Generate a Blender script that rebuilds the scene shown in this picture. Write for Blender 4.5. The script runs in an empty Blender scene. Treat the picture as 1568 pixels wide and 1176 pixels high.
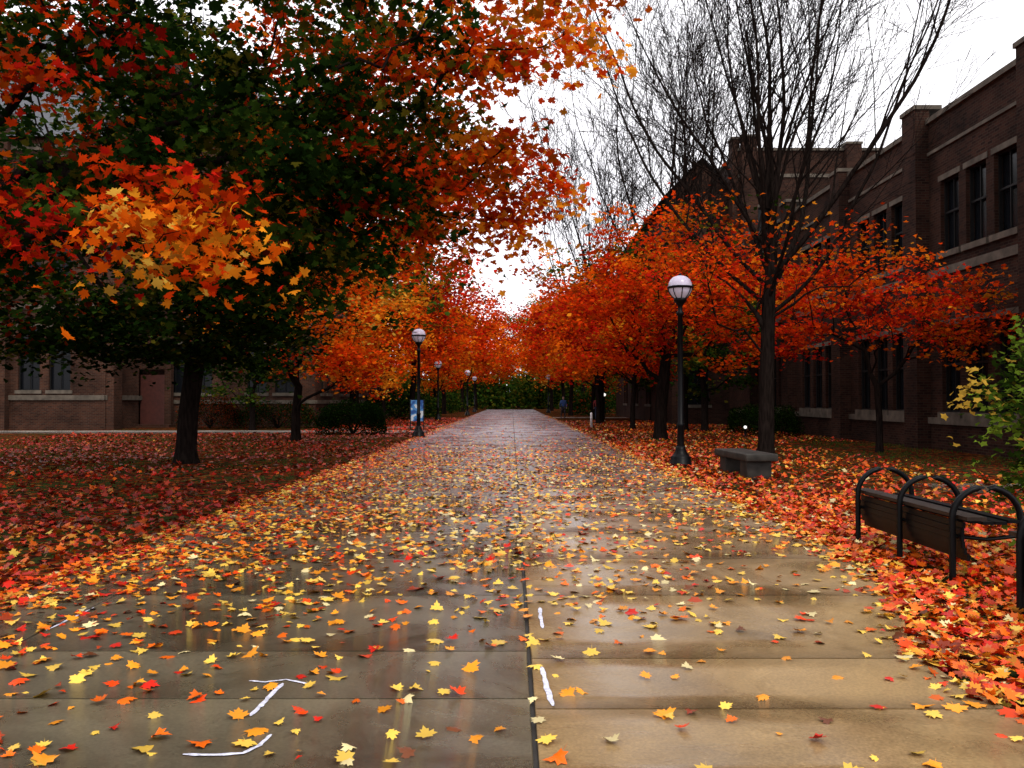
import bpy, math, numpy as np
from mathutils import Vector
rng = np.random.default_rng(7)
scene = bpy.context.scene
R = math.radians

# ------------------------------------------------------------------ helpers
def link(o):
    scene.collection.objects.link(o); return o
def empty(name, loc=(0,0,0), rot=0):
    e = bpy.data.objects.new(name, None); e.location = loc; e.rotation_euler = (0,0,rot)
    e.empty_display_size = .3
    return link(e)
def np_mesh(name, V, F, mat=None, col=None, smooth=False, uv=None):
    V = np.asarray(V, dtype=np.float32); F = np.asarray(F, dtype=np.int32)
    me = bpy.data.meshes.new(name)
    me.vertices.add(len(V)); me.vertices.foreach_set('co', V.ravel())
    k = F.shape[1]
    me.loops.add(F.size); me.loops.foreach_set('vertex_index', F.ravel())
    me.polygons.add(len(F)); me.polygons.foreach_set('loop_start', np.arange(len(F), dtype=np.int32)*k)
    if uv is not None:
        u = me.uv_layers.new(name='UVMap'); u.data.foreach_set('uv', np.asarray(uv, dtype=np.float32).ravel())
    me.update(calc_edges=True)
    if col is not None:
        a = me.color_attributes.new('Col', 'FLOAT_COLOR', 'POINT')
        c = np.ones((len(V),4), dtype=np.float32); c[:,:3] = col
        a.data.foreach_set('color', c.ravel())
    if smooth: me.polygons.foreach_set('use_smooth', np.ones(len(F), dtype=bool))
    if mat: me.materials.append(mat)
    return me
def obj(name, me, parent=None):
    o = link(bpy.data.objects.new(name, me))
    if parent: o.parent = parent
    return o

# ------------------------------------------------------------------ materials
def newmat(name):
    m = bpy.data.materials.new(name); m.use_nodes = True
    nt = m.node_tree; nt.nodes.clear()
    out = nt.nodes.new('ShaderNodeOutputMaterial')
    return m, nt, out
def N(nt, t, **kw):
    n = nt.nodes.new(t)
    for k, v in kw.items():
        if k in n.inputs.keys(): n.inputs[k].default_value = v
        else: setattr(n, k, v)
    return n
def ramp(nt, pts, interp='LINEAR'):
    r = nt.nodes.new('ShaderNodeValToRGB'); e = r.color_ramp.elements
    r.color_ramp.interpolation = interp
    while len(e) < len(pts): e.new(0.5)
    for i, (p, c) in enumerate(pts):
        e[i].position = p; e[i].color = (*c, 1) if len(c) == 3 else c
    return r
def simple(name, c, rough=.6, metal=0, noise=.25, nscale=6, bump=.1, spec=.5):
    m, nt, out = newmat(name)
    tc = N(nt, 'ShaderNodeTexCoord'); nz = N(nt, 'ShaderNodeTexNoise', Scale=nscale, Detail=4.0)
    nt.links.new(tc.outputs['Object'], nz.inputs['Vector'])
    r = ramp(nt, [(0.3, tuple(x*(1-noise) for x in c)), (0.7, tuple(min(1,x*(1+noise)) for x in c))])
    nt.links.new(nz.outputs['Fac'], r.inputs['Fac'])
    p = N(nt, 'ShaderNodeBsdfPrincipled', Roughness=rough, Metallic=metal)
    p.inputs['Specular IOR Level'].default_value = spec
    nt.links.new(r.outputs['Color'], p.inputs['Base Color'])
    if bump:
        b = N(nt, 'ShaderNodeBump', Strength=bump, Distance=.02); nt.links.new(nz.outputs['Fac'], b.inputs['Height'])
        nt.links.new(b.outputs[0], p.inputs['Normal'])
    nt.links.new(p.outputs[0], out.inputs[0])
    return m
def treeleaf(name, trans):
    m, nt, out = newmat(name)
    at = N(nt, 'ShaderNodeAttribute', attribute_name='Col')
    p = N(nt, 'ShaderNodeBsdfDiffuse')
    t = N(nt, 'ShaderNodeBsdfTranslucent'); mx = N(nt, 'ShaderNodeMixShader'); mx.inputs[0].default_value = trans
    nt.links.new(at.outputs['Color'], p.inputs['Color']); nt.links.new(at.outputs['Color'], t.inputs['Color'])
    nt.links.new(p.outputs[0], mx.inputs[1]); nt.links.new(t.outputs[0], mx.inputs[2]); nt.links.new(mx.outputs[0], out.inputs[0])
    return m
M_leaf = treeleaf('tree_leaf', .45)
m, nt, out = newmat('fallen_leaf'); M_fallen = m
at = N(nt, 'ShaderNodeAttribute', attribute_name='Col'); p = N(nt, 'ShaderNodeBsdfPrincipled', Roughness=.38); p.inputs['Specular IOR Level'].default_value = .2
nt.links.new(at.outputs['Color'], p.inputs['Base Color']); nt.links.new(p.outputs[0], out.inputs[0])
def barkmat(name, c):
    m, nt, out = newmat(name)
    tc = N(nt, 'ShaderNodeTexCoord'); mp = N(nt, 'ShaderNodeMapping'); mp.inputs['Scale'].default_value = (14,14,2.5)
    nz = N(nt, 'ShaderNodeTexNoise', Scale=1.5, Detail=4.0)
    nt.links.new(tc.outputs['Object'], mp.inputs[0]); nt.links.new(mp.outputs[0], nz.inputs['Vector'])
    r = ramp(nt, [(0.35, tuple(x*.4 for x in c)), (0.65, c)]); nt.links.new(nz.outputs['Fac'], r.inputs['Fac'])
    p = N(nt, 'ShaderNodeBsdfDiffuse')
    b = N(nt, 'ShaderNodeBump', Strength=.8, Distance=.03); nt.links.new(nz.outputs['Fac'], b.inputs['Height'])
    nt.links.new(b.outputs[0], p.inputs['Normal']); nt.links.new(r.outputs[0], p.inputs['Color']); nt.links.new(p.outputs[0], out.inputs[0])
    return m
M_bark = barkmat('wet_bark', (.018,.013,.011))

def brickmat(name, c1, c2, mortar):
    m, nt, out = newmat(name)
    uv = N(nt, 'ShaderNodeTexCoord')
    b = N(nt, 'ShaderNodeTexBrick', Scale=1.0)
    b.inputs['Color1'].default_value = (*c1,1); b.inputs['Color2'].default_value = (*c2,1); b.inputs['Mortar'].default_value = (*mortar,1)
    b.inputs['Mortar Size'].default_value = .009; b.inputs['Brick Width'].default_value = .23; b.inputs['Row Height'].default_value = .08
    b.inputs['Bias'].default_value = -.1
    nt.links.new(uv.outputs['UV'], b.inputs['Vector'])
    nz = N(nt, 'ShaderNodeTexNoise', Scale=.6, Detail=5.0); nt.links.new(uv.outputs['UV'], nz.inputs['Vector'])
    r = ramp(nt, [(.3,(.45,.45,.45)),(.7,(1.35,1.3,1.25))]); nt.links.new(nz.outputs['Fac'], r.inputs['Fac'])
    mx = N(nt, 'ShaderNodeMix', data_type='RGBA', blend_type='MULTIPLY'); mx.inputs[0].default_value = 1
    nt.links.new(b.outputs['Color'], mx.inputs[6]); nt.links.new(r.outputs[0], mx.inputs[7])
    p = N(nt, 'ShaderNodeBsdfPrincipled', Roughness=.85); nt.links.new(mx.outputs[2], p.inputs['Base Color']); p.inputs['Specular IOR Level'].default_value=.08
    bp = N(nt, 'ShaderNodeBump', Strength=.4, Distance=.01, invert=True); nt.links.new(b.outputs['Fac'], bp.inputs['Height'])
    nt.links.new(bp.outputs[0], p.inputs['Normal']); nt.links.new(p.outputs[0], out.inputs[0])
    return m
M_brickR = brickmat('brown_brick', (.045,.018,.012), (.014,.006,.005), (.042,.031,.023))
M_brickL = brickmat('red_brick', (.07,.027,.016), (.03,.012,.009), (.07,.053,.04))
M_stone = simple('limestone', (.095,.078,.060), .8, noise=.4, nscale=3, spec=.2)
M_slate = simple('slate_roof', (.05,.054,.066), .5, noise=.4, nscale=8)
M_frame = simple('dark_frame', (.010,.010,.010), .5, spec=.15, bump=0)
M_black = simple('black_iron', (.003,.003,.0035), .4, 0.0, noise=.3, spec=.12, bump=0)
M_benchwood = simple('bench_top_board', (.022,.014,.010), .5, noise=.35, nscale=14, spec=.2)
M_concrete_dark = simple('weathered_concrete', (.028,.025,.021), .6, noise=.5, nscale=5, bump=.3, spec=.2)
M_paint = simple('white_spray_paint', (.60,.61,.72), .5, noise=.35, nscale=40, bump=0)
M_joint = simple('joint_dirt', (.02,.017,.013), .6)
M_door = simple('red_door', (.06,.014,.009), .5)
m, nt, out = newmat('window_glass'); M_glass = m
p = N(nt,'ShaderNodeBsdfPrincipled', Roughness=.15); p.inputs['Base Color'].default_value = (.006,.007,.009,1); p.inputs['Specular IOR Level'].default_value=.15
nt.links.new(p.outputs[0], out.inputs[0])
m, nt, out = newmat('lamp_globe'); M_globe = m
p = N(nt,'ShaderNodeBsdfPrincipled', Roughness=.25); p.inputs['Base Color'].default_value = (.52,.48,.62,1)
p.inputs['Emission Color'].default_value = (1,.93,.95,1); p.inputs['Emission Strength'].default_value = .06
nt.links.new(p.outputs[0], out.inputs[0])
m, nt, out = newmat('lit_bulb'); M_lit = m
p = N(nt,'ShaderNodeBsdfPrincipled', Roughness=.25); p.inputs['Emission Color'].default_value = (1,.97,.9,1); p.inputs['Emission Strength'].default_value = 1.2
nt.links.new(p.outputs[0], out.inputs[0])

def groundmat():
    m, nt, out = newmat('leaf_litter_lawn')
    tc = N(nt,'ShaderNodeTexCoord')
    v = N(nt,'ShaderNodeTexVoronoi', Scale=11.0); v.inputs['Randomness'].default_value = 1
    wn = N(nt,'ShaderNodeTexNoise', Scale=14.0, Detail=2.0); nt.links.new(tc.outputs['Object'], wn.inputs['Vector'])
    mxv = N(nt,'ShaderNodeMix', data_type='RGBA', blend_type='LINEAR_LIGHT'); mxv.inputs[0].default_value = .05
    nt.links.new(tc.outputs['Object'], mxv.inputs[6]); nt.links.new(wn.outputs['Color'], mxv.inputs[7])
    nt.links.new(mxv.outputs[2], v.inputs['Vector'])
    sep = N(nt,'ShaderNodeSeparateColor'); nt.links.new(v.outputs['Color'], sep.inputs[0])
    r = ramp(nt, [(0,(.02,.006,.005)),(.3,(.10,.010,.006)),(.5,(.15,.019,.005)),(.64,(.05,.012,.007)),(.84,(.20,.04,.008)),(.95,(.22,.10,.025))], 'CONSTANT')
    nt.links.new(sep.outputs[0], r.inputs['Fac'])
    g = N(nt,'ShaderNodeTexNoise', Scale=40.0, Detail=2.0); nt.links.new(tc.outputs['Object'], g.inputs['Vector'])
    gr = ramp(nt, [(.3,(.010,.014,.005)),(.7,(.04,.05,.015))]); nt.links.new(g.outputs['Fac'], gr.inputs['Fac'])
    cov = N(nt,'ShaderNodeTexNoise', Scale=.5, Detail=4.0); nt.links.new(tc.outputs['Object'], cov.inputs['Vector'])
    ad = N(nt,'ShaderNodeMath', operation='MULTIPLY_ADD'); nt.links.new(cov.outputs['Fac'], ad.inputs[0]); ad.inputs[1].default_value = 1.6
    nt.links.new(sep.outputs[1], ad.inputs[2])
    rr = ramp(nt, [(.95,(0,0,0)),(1.0,(1,1,1))]);
    sc = N(nt,'ShaderNodeMath', operation='MULTIPLY'); nt.links.new(ad.outputs[0], sc.inputs[0]); sc.inputs[1].default_value = .82
    nt.links.new(sc.outputs[0], rr.inputs['Fac'])
    mx = N(nt,'ShaderNodeMix', data_type='RGBA'); nt.links.new(rr.outputs[0], mx.inputs[0]); nt.links.new(gr.outputs[0], mx.inputs[6]); nt.links.new(r.outputs[0], mx.inputs[7])
    p = N(nt,'ShaderNodeBsdfDiffuse'); nt.links.new(mx.outputs[2], p.inputs['Color'])
    b = N(nt,'ShaderNodeBump', Strength=.8, Distance=.03); nt.links.new(sep.outputs[2], b.inputs['Height']); nt.links.new(b.outputs[0], p.inputs['Normal'])
    nt.links.new(p.outputs[0], out.inputs[0]); return m
M_ground = groundmat()
def concmat():
    m, nt, out = newmat('wet_concrete')
    tc = N(nt,'ShaderNodeTexCoord'); at = N(nt,'ShaderNodeAttribute', attribute_name='Col')
    n1 = N(nt,'ShaderNodeTexNoise', Scale=.9, Detail=6.0, Roughness=.6); n2 = N(nt,'ShaderNodeTexNoise', Scale=60.0, Detail=4.0, Roughness=.7)
    n3 = N(nt,'ShaderNodeTexNoise', Scale=.7, Detail=6.0, Roughness=.65, Distortion=.8)
    for n in (n1,n2,n3): nt.links.new(tc.outputs['Object'], n.inputs['Vector'])
    r1 = ramp(nt, [(.3,(.6,.58,.55)),(.5,(.95,.95,.95)),(.75,(1.3,1.27,1.2))]); nt.links.new(n1.outputs['Fac'], r1.inputs[0])
    r2 = ramp(nt, [(.3,(.64,.64,.64)),(.7,(1.34,1.34,1.34))]); nt.links.new(n2.outputs['Fac'], r2.inputs[0])
    r3 = ramp(nt, [(.38,(.72,.72,.74)),(.58,(1.06,1.06,1.04))]); nt.links.new(n3.outputs['Fac'], r3.inputs[0])
    a = N(nt,'ShaderNodeMix', data_type='RGBA', blend_type='MULTIPLY'); a.inputs[0].default_value=1
    nt.links.new(at.outputs['Color'], a.inputs[6]); nt.links.new(r1.outputs[0], a.inputs[7])
    b = N(nt,'ShaderNodeMix', data_type='RGBA', blend_type='MULTIPLY'); b.inputs[0].default_value=.8
    nt.links.new(a.outputs[2], b.inputs[6]); nt.links.new(r2.outputs[0], b.inputs[7])
    c = N(nt,'ShaderNodeMix', data_type='RGBA', blend_type='MULTIPLY'); c.inputs[0].default_value=1
    nt.links.new(b.outputs[2], c.inputs[6]); nt.links.new(r3.outputs[0], c.inputs[7])
    p = N(nt,'ShaderNodeBsdfPrincipled'); nt.links.new(c.outputs[2], p.inputs['Base Color']); p.inputs['Specular IOR Level'].default_value=.5
    rr = ramp(nt, [(.36,(.15,)*3),(.60,(.38,)*3)]); nt.links.new(n3.outputs['Fac'], rr.inputs[0]); nt.links.new(rr.outputs[0], p.inputs['Roughness'])
    bp = N(nt,'ShaderNodeBump', Strength=.2, Distance=.003); nt.links.new(n2.outputs['Fac'], bp.inputs['Height']); nt.links.new(bp.outputs[0], p.inputs['Normal'])
    nt.links.new(p.outputs[0], out.inputs[0]); return m
M_conc = concmat()

# ------------------------------------------------------------------ generic box builder
class MB:
    def __init__(s): s.v=[]; s.f=[]; s.uv=[]
    def quad(s, pts, uvs=None):
        i=len(s.v); s.v += [tuple(p) for p in pts]; s.f.append((i,i+1,i+2,i+3))
        s.uv += list(uvs) if uvs else [(0,0),(1,0),(1,1),(0,1)]
    def box(s, O,U,Nn, u0,u1,n0,n1,z0,z1):
        O=np.array(O,float);U=np.array(U,float);Nn=np.array(Nn,float);Z=np.array((0,0,1.))
        P=lambda u,n,z: O+U*u+Nn*n+Z*z
        for n in (n0,n1): s.quad([P(u0,n,z0),P(u1,n,z0),P(u1,n,z1),P(u0,n,z1)], [(u0,z0),(u1,z0),(u1,z1),(u0,z1)])
        for u in (u0,u1): s.quad([P(u,n0,z0),P(u,n1,z0),P(u,n1,z1),P(u,n0,z1)], [(n0,z0),(n1,z0),(n1,z1),(n0,z1)])
        for z in (z0,z1): s.quad([P(u0,n0,z),P(u1,n0,z),P(u1,n1,z),P(u0,n1,z)], [(u0,n0),(u1,n0),(u1,n1),(u0,n1)])
    def make(s, name, mat, parent=None):
        if not s.v: return None
        return obj(name, np_mesh(name, s.v, s.f, mat, uv=s.uv), parent)

def facade(W,S,G,F, O,U,Nn, L,H, wins, z0=0, depth=.28):
    O=np.array(O,float);U=np.array(U,float);Nn=np.array(Nn,float);Z=np.array((0,0,1.))
    P=lambda u,n,z: O+U*u+Nn*n+Z*z
    us=sorted({0,L}|{w[0] for w in wins}|{w[1] for w in wins}); zs=sorted({z0,H}|{w[2] for w in wins}|{w[3] for w in wins})
    for a,b in zip(us[:-1],us[1:]):
        for c,d in zip(zs[:-1],zs[1:]):
            um=(a+b)/2; zm=(c+d)/2
            if any(w[0]<um<w[1] and w[2]<zm<w[3] for w in wins): continue
            W.quad([P(a,0,c),P(b,0,c),P(b,0,d),P(a,0,d)], [(a,c),(b,c),(b,d),(a,d)])
    for (a,b,c,d) in wins:
        for u in (a,b): W.quad([P(u,0,c),P(u,-depth,c),P(u,-depth,d),P(u,0,d)], [(0,c),(depth,c),(depth,d),(0,d)])
        for z in (c,d): W.quad([P(a,0,z),P(b,0,z),P(b,-depth,z),P(a,-depth,z)], [(a,0),(b,0),(b,depth),(a,depth)])
        G.quad([P(a,-depth+.03,c),P(b,-depth+.03,c),P(b,-depth+.03,d),P(a,-depth+.03,d)])
        fw=.05
        F.box(O,U,Nn,a+.002,a+fw,-.2,-.12,c+.002,d-.002); F.box(O,U,Nn,b-fw,b-.002,-.2,-.12,c+.002,d-.002)
        F.box(O,U,Nn,a+fw,b-fw,-.2,-.12,d-fw,d-.004); F.box(O,U,Nn,a+fw,b-fw,-.2,-.12,c+.004,c+fw)
        zm=c+(d-c)*.55
        F.box(O,U,Nn,a+fw,b-fw,-.19,-.13,zm-.03,zm+.03)
        um=(a+b)/2; F.box(O,U,Nn,um-.015,um+.015,-.185,-.135,c+fw,d-fw)
        S.box(O,U,Nn,a-.12,b+.12,-.02,.09,c-.17,c+.004)
        S.box(O,U,Nn,a-.1,b+.1,-.02,.025,d-.004,d+.16)

def bays(start, end, pitch, wid, gap, nper, rows):
    r=[]; u=start
    while u+pitch<=end+.01:
        tot=nper*wid+(nper-1)*gap; s=u+(pitch-tot)/2
        for i in range(nper):
            for (a,b) in rows: r.append((s+i*(wid+gap), s+i*(wid+gap)+wid, a, b))
        u+=pitch
    return r

def building(name, x0,x1,y0,y1,H, brick, winW=None, winE=None, winS=None, bands=(), butt=None, pitched=False, roofh=6):
    e=empty(name); W,S,G,F,Ro=MB(),MB(),MB(),MB(),MB()
    facade(W,S,G,F,(x0,y0,0),(0,1,0),(-1,0,0),y1-y0,H,winW or [])
    facade(W,S,G,F,(x1,y0,0),(0,1,0),(1,0,0),y1-y0,H,winE or [])
    facade(W,S,G,F,(x0,y0,0),(1,0,0),(0,-1,0),x1-x0,H,winS or [])
    facade(W,S,G,F,(x0,y1,0),(1,0,0),(0,1,0),x1-x0,H,[])
    sides=[((x0,y0,0),(0,1,0),(-1,0,0),y1-y0),((x1,y0,0),(0,1,0),(1,0,0),y1-y0),((x0,y0,0),(1,0,0),(0,-1,0),x1-x0)]
    for (O,U,Nn,L) in sides:
        for (a,b,pr) in bands: S.box(O,U,Nn,.0,L,-.03,pr,a,b)
        if not pitched: S.box(O,U,Nn,0.0,L,-.35,.1,H,H+.16)
        if butt:
            u=butt[0]; q=0
            while u<L:
                hh=H+butt[2]*(1 if q%2 else 2.4)
                W.box(O,U,Nn,u-.45,u+.45,-.03,.42,0,hh); S.box(O,U,Nn,u-.5,u+.5,-.4,.47,hh,hh+.13)
                u+=butt[1]; q+=1
    if pitched:
        if (x1-x0)>(y1-y0):
            ym=(y0+y1)/2; zr=H+roofh
            Ro.quad([(x0-.3,y0-.5,H-.2),(x1+.3,y0-.5,H-.2),(x1+.3,ym,zr),(x0-.3,ym,zr)]); Ro.quad([(x0-.3,y1+.5,H-.2),(x1+.3,y1+.5,H-.2),(x1+.3,ym,zr),(x0-.3,ym,zr)])
            for x in (x0,x1): W.quad([(x,y0,H),(x,y1,H),(x,ym,zr-.2),(x,ym,zr-.2)],[(y0,H),(y1,H),(ym,zr),(ym,zr)])
        else:
            xm=(x0+x1)/2; zr=H+roofh
            Ro.quad([(x0-.5,y0-.3,H-.2),(x0-.5,y1+.3,H-.2),(xm,y1+.3,zr),(xm,y0-.3,zr)]); Ro.quad([(x1+.5,y0-.3,H-.2),(x1+.5,y1+.3,H-.2),(xm,y1+.3,zr),(xm,y0-.3,zr)])
            for y in (y0,y1): W.quad([(x0,y,H),(x1,y,H),(xm,y,zr-.2),(xm,y,zr-.2)],[(x0,H),(x1,H),(xm,zr),(xm,zr)])
    else: Ro.quad([(x0,y0,H-.5),(x1,y0,H-.5),(x1,y1,H-.5),(x0,y1,H-.5)])
    W.make('walls',brick,e); S.make('stone_trim',M_stone,e); G.make('window_glass',M_glass,e); F.make('window_frames',M_frame,e); Ro.make('roof',M_slate,e)
    return e

rows=[(1.15,3.75),(5.95,8.15)]
wR=bays(.4,36,6.2,1.05,.38,3,rows)
building('brick_hall', 13,28,14,50,10.1,M_brickR, winW=wR, bands=[(.78,.98,.1),(5.25,5.5,.08),(9.1,9.2,.06)], butt=(.4,6.2,.2))
building('brick_tower_wing', 13.6,27,50.5,66,16.4,M_brickR, winS=bays(0,13.4,6,1.0,.4,3,[(1.2,3.6),(5.8,8),(10.5,13)]), winW=bays(0,15,6,1.0,.4,2,[(1.2,3.6),(5.8,8),(10.5,13)]), bands=[(9.2,9.4,.08),(14.8,15,.08)], butt=(.5,6.2,.3))
building('brick_gabled_wing', 9.8,13.5,52,80,14.2,M_brickR, winS=[(.9,2.3,1.2,3.6),(.9,2.3,5.5,7.7)], winW=bays(0,28,6,1.0,.4,2,[(1.2,3.6),(5.8,8),(10,12)]), bands=[(9.2,9.4,.08)], pitched=True, roofh=2.2)
building('gothic_brick_hall', -48,-20.6,43,60,15,M_brickL, winS=bays(0,27.4,5.4,1.1,.45,2,[(2.0,5.2),(7.2,10),(11.6,13.8)]), bands=[(1.5,1.75,.1),(6.1,6.35,.08),(14.2,14.5,.12)], butt=(.5,5.4,.4), pitched=True, roofh=9)
building('brick_hall', -20.4,-11,47.5,75,12,M_brickL, winS=bays(0,9.4,4.6,1.1,.45,2,[(1.9,4.6),(7.0,9.6)]), winE=bays(0,27,5.4,1.1,.45,2,[(1.9,4.6),(7.0,9.6)]), bands=[(1.3,1.5,.1),(5.6,5.8,.08)], pitched=True, roofh=9)
e=empty('entrance_door',(-19.9,47.2,0)); a=MB(); a.box((0,0,0),(1,0,0),(0,-1,0),-.7,.7,0,.12,.15,2.9); a.make('door_leaf',M_door,e)
a=MB(); a.box((0,0,0),(1,0,0),(0,-1,0),-1.05,-.7,-.1,.3,0,3.2); a.box((0,0,0),(1,0,0),(0,-1,0),.7,1.05,-.1,.3,0,3.2); a.box((0,0,0),(1,0,0),(0,-1,0),-1.05,1.05,-.1,.32,3.2,3.5); a.box((0,0,0),(1,0,0),(0,-1,0),-1.2,1.2,-.1,.9,0,.15)
a.make('stone_surround',M_brickL,e)

# ------------------------------------------------------------------ ground and paths
g=MB(); g.quad([(-700,-100,0),(700,-100,0),(700,1200,0),(-700,1200,0)]); g.make('ground',M_ground)
def edgeR(y):
    y=np.asarray(y,float)
    return np.interp(y,[-5,3.6,4.6,5.2,6.0,7.0,8.5,10.5,14,140],[2.7,2.45,2.35,2.42,2.75,3.05,3.2,3.25,3.25,3.25])
CJ=.1
def path():
    V=[];F=[];C=[]
    ys=[-4,-2.5,-1,.6,2.1,3.3,4.12,4.92,6.5]+list(np.arange(8.0,131,1.6))
    def strip(xl,xr,y0,y1,c,n):
        yy=np.linspace(y0,y1,n+1); zt=.03; bv=.005; i=len(V)
        for k,y in enumerate(yy):
            yt=y+(bv if k==0 else -bv if k==n else 0)
            l=float(xl(y)); r=float(xr(y))
            V.extend([(l,y,.002),(l,y,zt-bv),(l+bv,yt,zt),(r-bv,yt,zt),(r,y,zt-bv),(r,y,.002)]); C.extend([c]*6)
        for k in range(n):
            for q in range(5): a=i+k*6+q; F.append((a,a+1,a+7,a+6))
        for k in (0,n):
            b=i+k*6; F.append((b,b+1,b+4,b+5)); F.append((b+1,b+2,b+3,b+4))
    for a,b in zip(ys[:-1],ys[1:]):
        g=.0025; n=4 if a<14 else 1; sh=.14 if a<6 else 0
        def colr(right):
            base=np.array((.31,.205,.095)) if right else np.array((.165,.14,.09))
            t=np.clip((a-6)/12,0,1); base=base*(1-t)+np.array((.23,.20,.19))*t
            t=np.clip((a-22)/15,0,1); base=base*(1-t)+np.array((.40,.36,.41))*t  # far slabs turn pale lilac: wet sky sheen painted into the base colour
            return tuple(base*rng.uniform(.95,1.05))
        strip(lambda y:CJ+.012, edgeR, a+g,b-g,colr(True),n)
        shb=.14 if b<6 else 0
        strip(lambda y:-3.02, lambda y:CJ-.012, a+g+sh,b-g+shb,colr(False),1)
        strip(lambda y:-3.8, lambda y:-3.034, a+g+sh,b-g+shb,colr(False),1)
    obj('footpath', np_mesh('footpath',V,F,M_conc,col=np.array(C)))
path()
g=MB(); g.quad([(-3.79,-4,.006),(2.3,-4,.006),(2.3,130,.006),(-3.79,130,.006)]); g.make('footpath_joint_bed',M_joint)
def walk(name,pts,c=(.22,.19,.16)):
    V=[(x,y,.022) for x,y in pts]+[(x,y,.0) for x,y in pts]
    n=len(pts); F=[(0,1,2,3)]+[(k,(k+1)%n,n+(k+1)%n,n+k) for k in range(n)]
    obj(name,np_mesh(name,V,F,M_conc,col=np.tile(c,(len(V),1))))
walk('side_walkway',[(-40,38.6),(-3.82,38.6),(-3.82,41.5),(-40,40.6)],(.28,.25,.22))
walk('side_walkway',[(-9,41.6),(-3.82,47),(-3.82,50.5),(-10,43)])
walk('side_walkway',[(7.2,13.9),(13,13.9),(13,15.2),(7.2,15.2)],(.13,.11,.09))
walk('side_walkway',[(3.27,70),(30,70),(30,73),(3.27,73)])

def ribbon(pts,w,V,F):
    i=len(V); pts=[np.array(p,float) for p in pts]
    P=[]
    for a,b in zip(pts[:-1],pts[1:]):
        for t in np.linspace(0,1,6)[:-1]: P.append(a+(b-a)*t+rng.normal(0,.0015,2))
    P.append(pts[-1]); pts=P; n=len(pts)
    for k,p in enumerate(pts):
        d=pts[min(k+1,n-1)]-pts[max(k-1,0)]; d/=np.linalg.norm(d); nn=np.array((-d[1],d[0])); ww=w*(.7+.5*rng.random())*(.4 if k in (0,n-1) else 1)
        V.append((*(p+nn*ww/2),.0345)); V.append((*(p-nn*ww/2),.0345))
    for k in range(n-1): a=i+2*k; F.append((a,a+1,a+3,a+2))
V=[];F=[]
ribbon([(.165,4.76),(.172,4.6),(.18,4.4),(.20,4.15)],.026,V,F)
ribbon([(.2,6.1),(.195,5.9),(.2,5.55)],.026,V,F)
ribbon([(-1.39,4.52),(-1.3,4.5),(-1.2,4.54),(-1.12,4.5),(-1.06,4.46)],.016,V,F)
ribbon([(-1.2,4.48),(-1.215,4.3),(-1.22,4.15),(-1.23,4.02)],.026,V,F)
ribbon([(-1.38,3.59),(-1.25,3.58),(-1.13,3.6),(-1.085,3.68),(-1.07,3.8)],.021,V,F)
ribbon([(-3.0,5.5),(-2.99,6.1)],.018,V,F)
obj('pavement_paint_marks',np_mesh('pavement_paint_marks',V,F,M_paint))

# ------------------------------------------------------------------ leaves
def fan(outline, cen, stem=True):
    pts=[(cen[0],cen[1])]+outline; n=len(outline)
    T=[(0,1+k,1+(k+1)%n) for k in range(n)]
    if stem:
        b=len(pts); pts+=[(-.012,-.27),(.012,-.27),(.05,-.6)]; T.append((b,b+2,b+1))
    return np.array(pts,float),np.array(T)
h=[(.24,-.36),(.23,-.17),(.52,-.04),(.38,.10),(.42,.26),(.17,.18),(.21,.37),(.10,.36)]
MAPLE=fan([(0,-.26)]+h+[(0,.56)]+[(-x,y) for x,y in reversed(h)],(0,0))
h=[(.28,-.33),(.26,-.14),(.5,.1),(.22,.22)]
STAR=fan([(0,-.26)]+h+[(0,.55)]+[(-x,y) for x,y in reversed(h)],(0,0),False)
LOW=(np.array([(0,-.45),(.42,-.08),(.22,.35),(0,.5),(-.25,.3),(-.42,-.05)],float),np.array([(0,1,2),(0,2,3),(0,3,4),(0,4,5)]))
def leaves(name,P,nrm,size,col,shape,mat,parent=None,curl=.35):
    T,Fc=shape; n=len(P); k=len(T)
    nrm=nrm/np.linalg.norm(nrm,axis=1,keepdims=True)
    r=rng.normal(size=(n,3)); t=np.cross(nrm,r); t/=np.linalg.norm(t,axis=1,keepdims=True); b=np.cross(nrm,t)
    cu=rng.uniform(-curl,curl,n)[:,None]; cu2=rng.uniform(-curl,curl,n)[:,None]
    z=cu*(T[:,0]**2)[None]*1.6+cu2*(T[:,1]**2)[None]
    asp=rng.uniform(.75,1.1,n)[:,None,None]
    V=P[:,None,:]+size[:,None,None]*(T[None,:,0,None]*t[:,None,:]*asp+T[None,:,1,None]*b[:,None,:]+z[:,:,None]*nrm[:,None,:])
    F=(Fc[None]+(np.arange(n)*k)[:,None,None]).reshape(-1,3)
    cc=np.repeat(col,k,axis=0)
    me=np_mesh(name,V.reshape(-1,3),F,mat,col=cc)
    return obj(name,me,parent)
PAL=dict(orange=(.86,.145,.006),redor=(.82,.060,.005),red=(.60,.018,.008),yelor=(.90,.32,.018),yellow=(.88,.56,.08),pale=(.80,.66,.32),
         dgreen=(.012,.032,.005),green=(.04,.085,.010),olive=(.13,.12,.012),brown=(.16,.045,.014),rust=(.34,.04,.008),lime=(.26,.42,.04))
def pick(names,w,n):
    w=np.array(w,float); w/=w.sum(); A=np.array([PAL[k] for k in names]); return A[rng.choice(len(names),n,p=w)]
def n2(x,y,s=1.):
    x=x*s;y=y*s
    return (np.sin(1.7*x+.9*y+1)+np.sin(-1.1*x+2.3*y+2.3)+np.sin(2.9*x-1.3*y+.4)+np.sin(.6*x-3.1*y))/4

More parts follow.
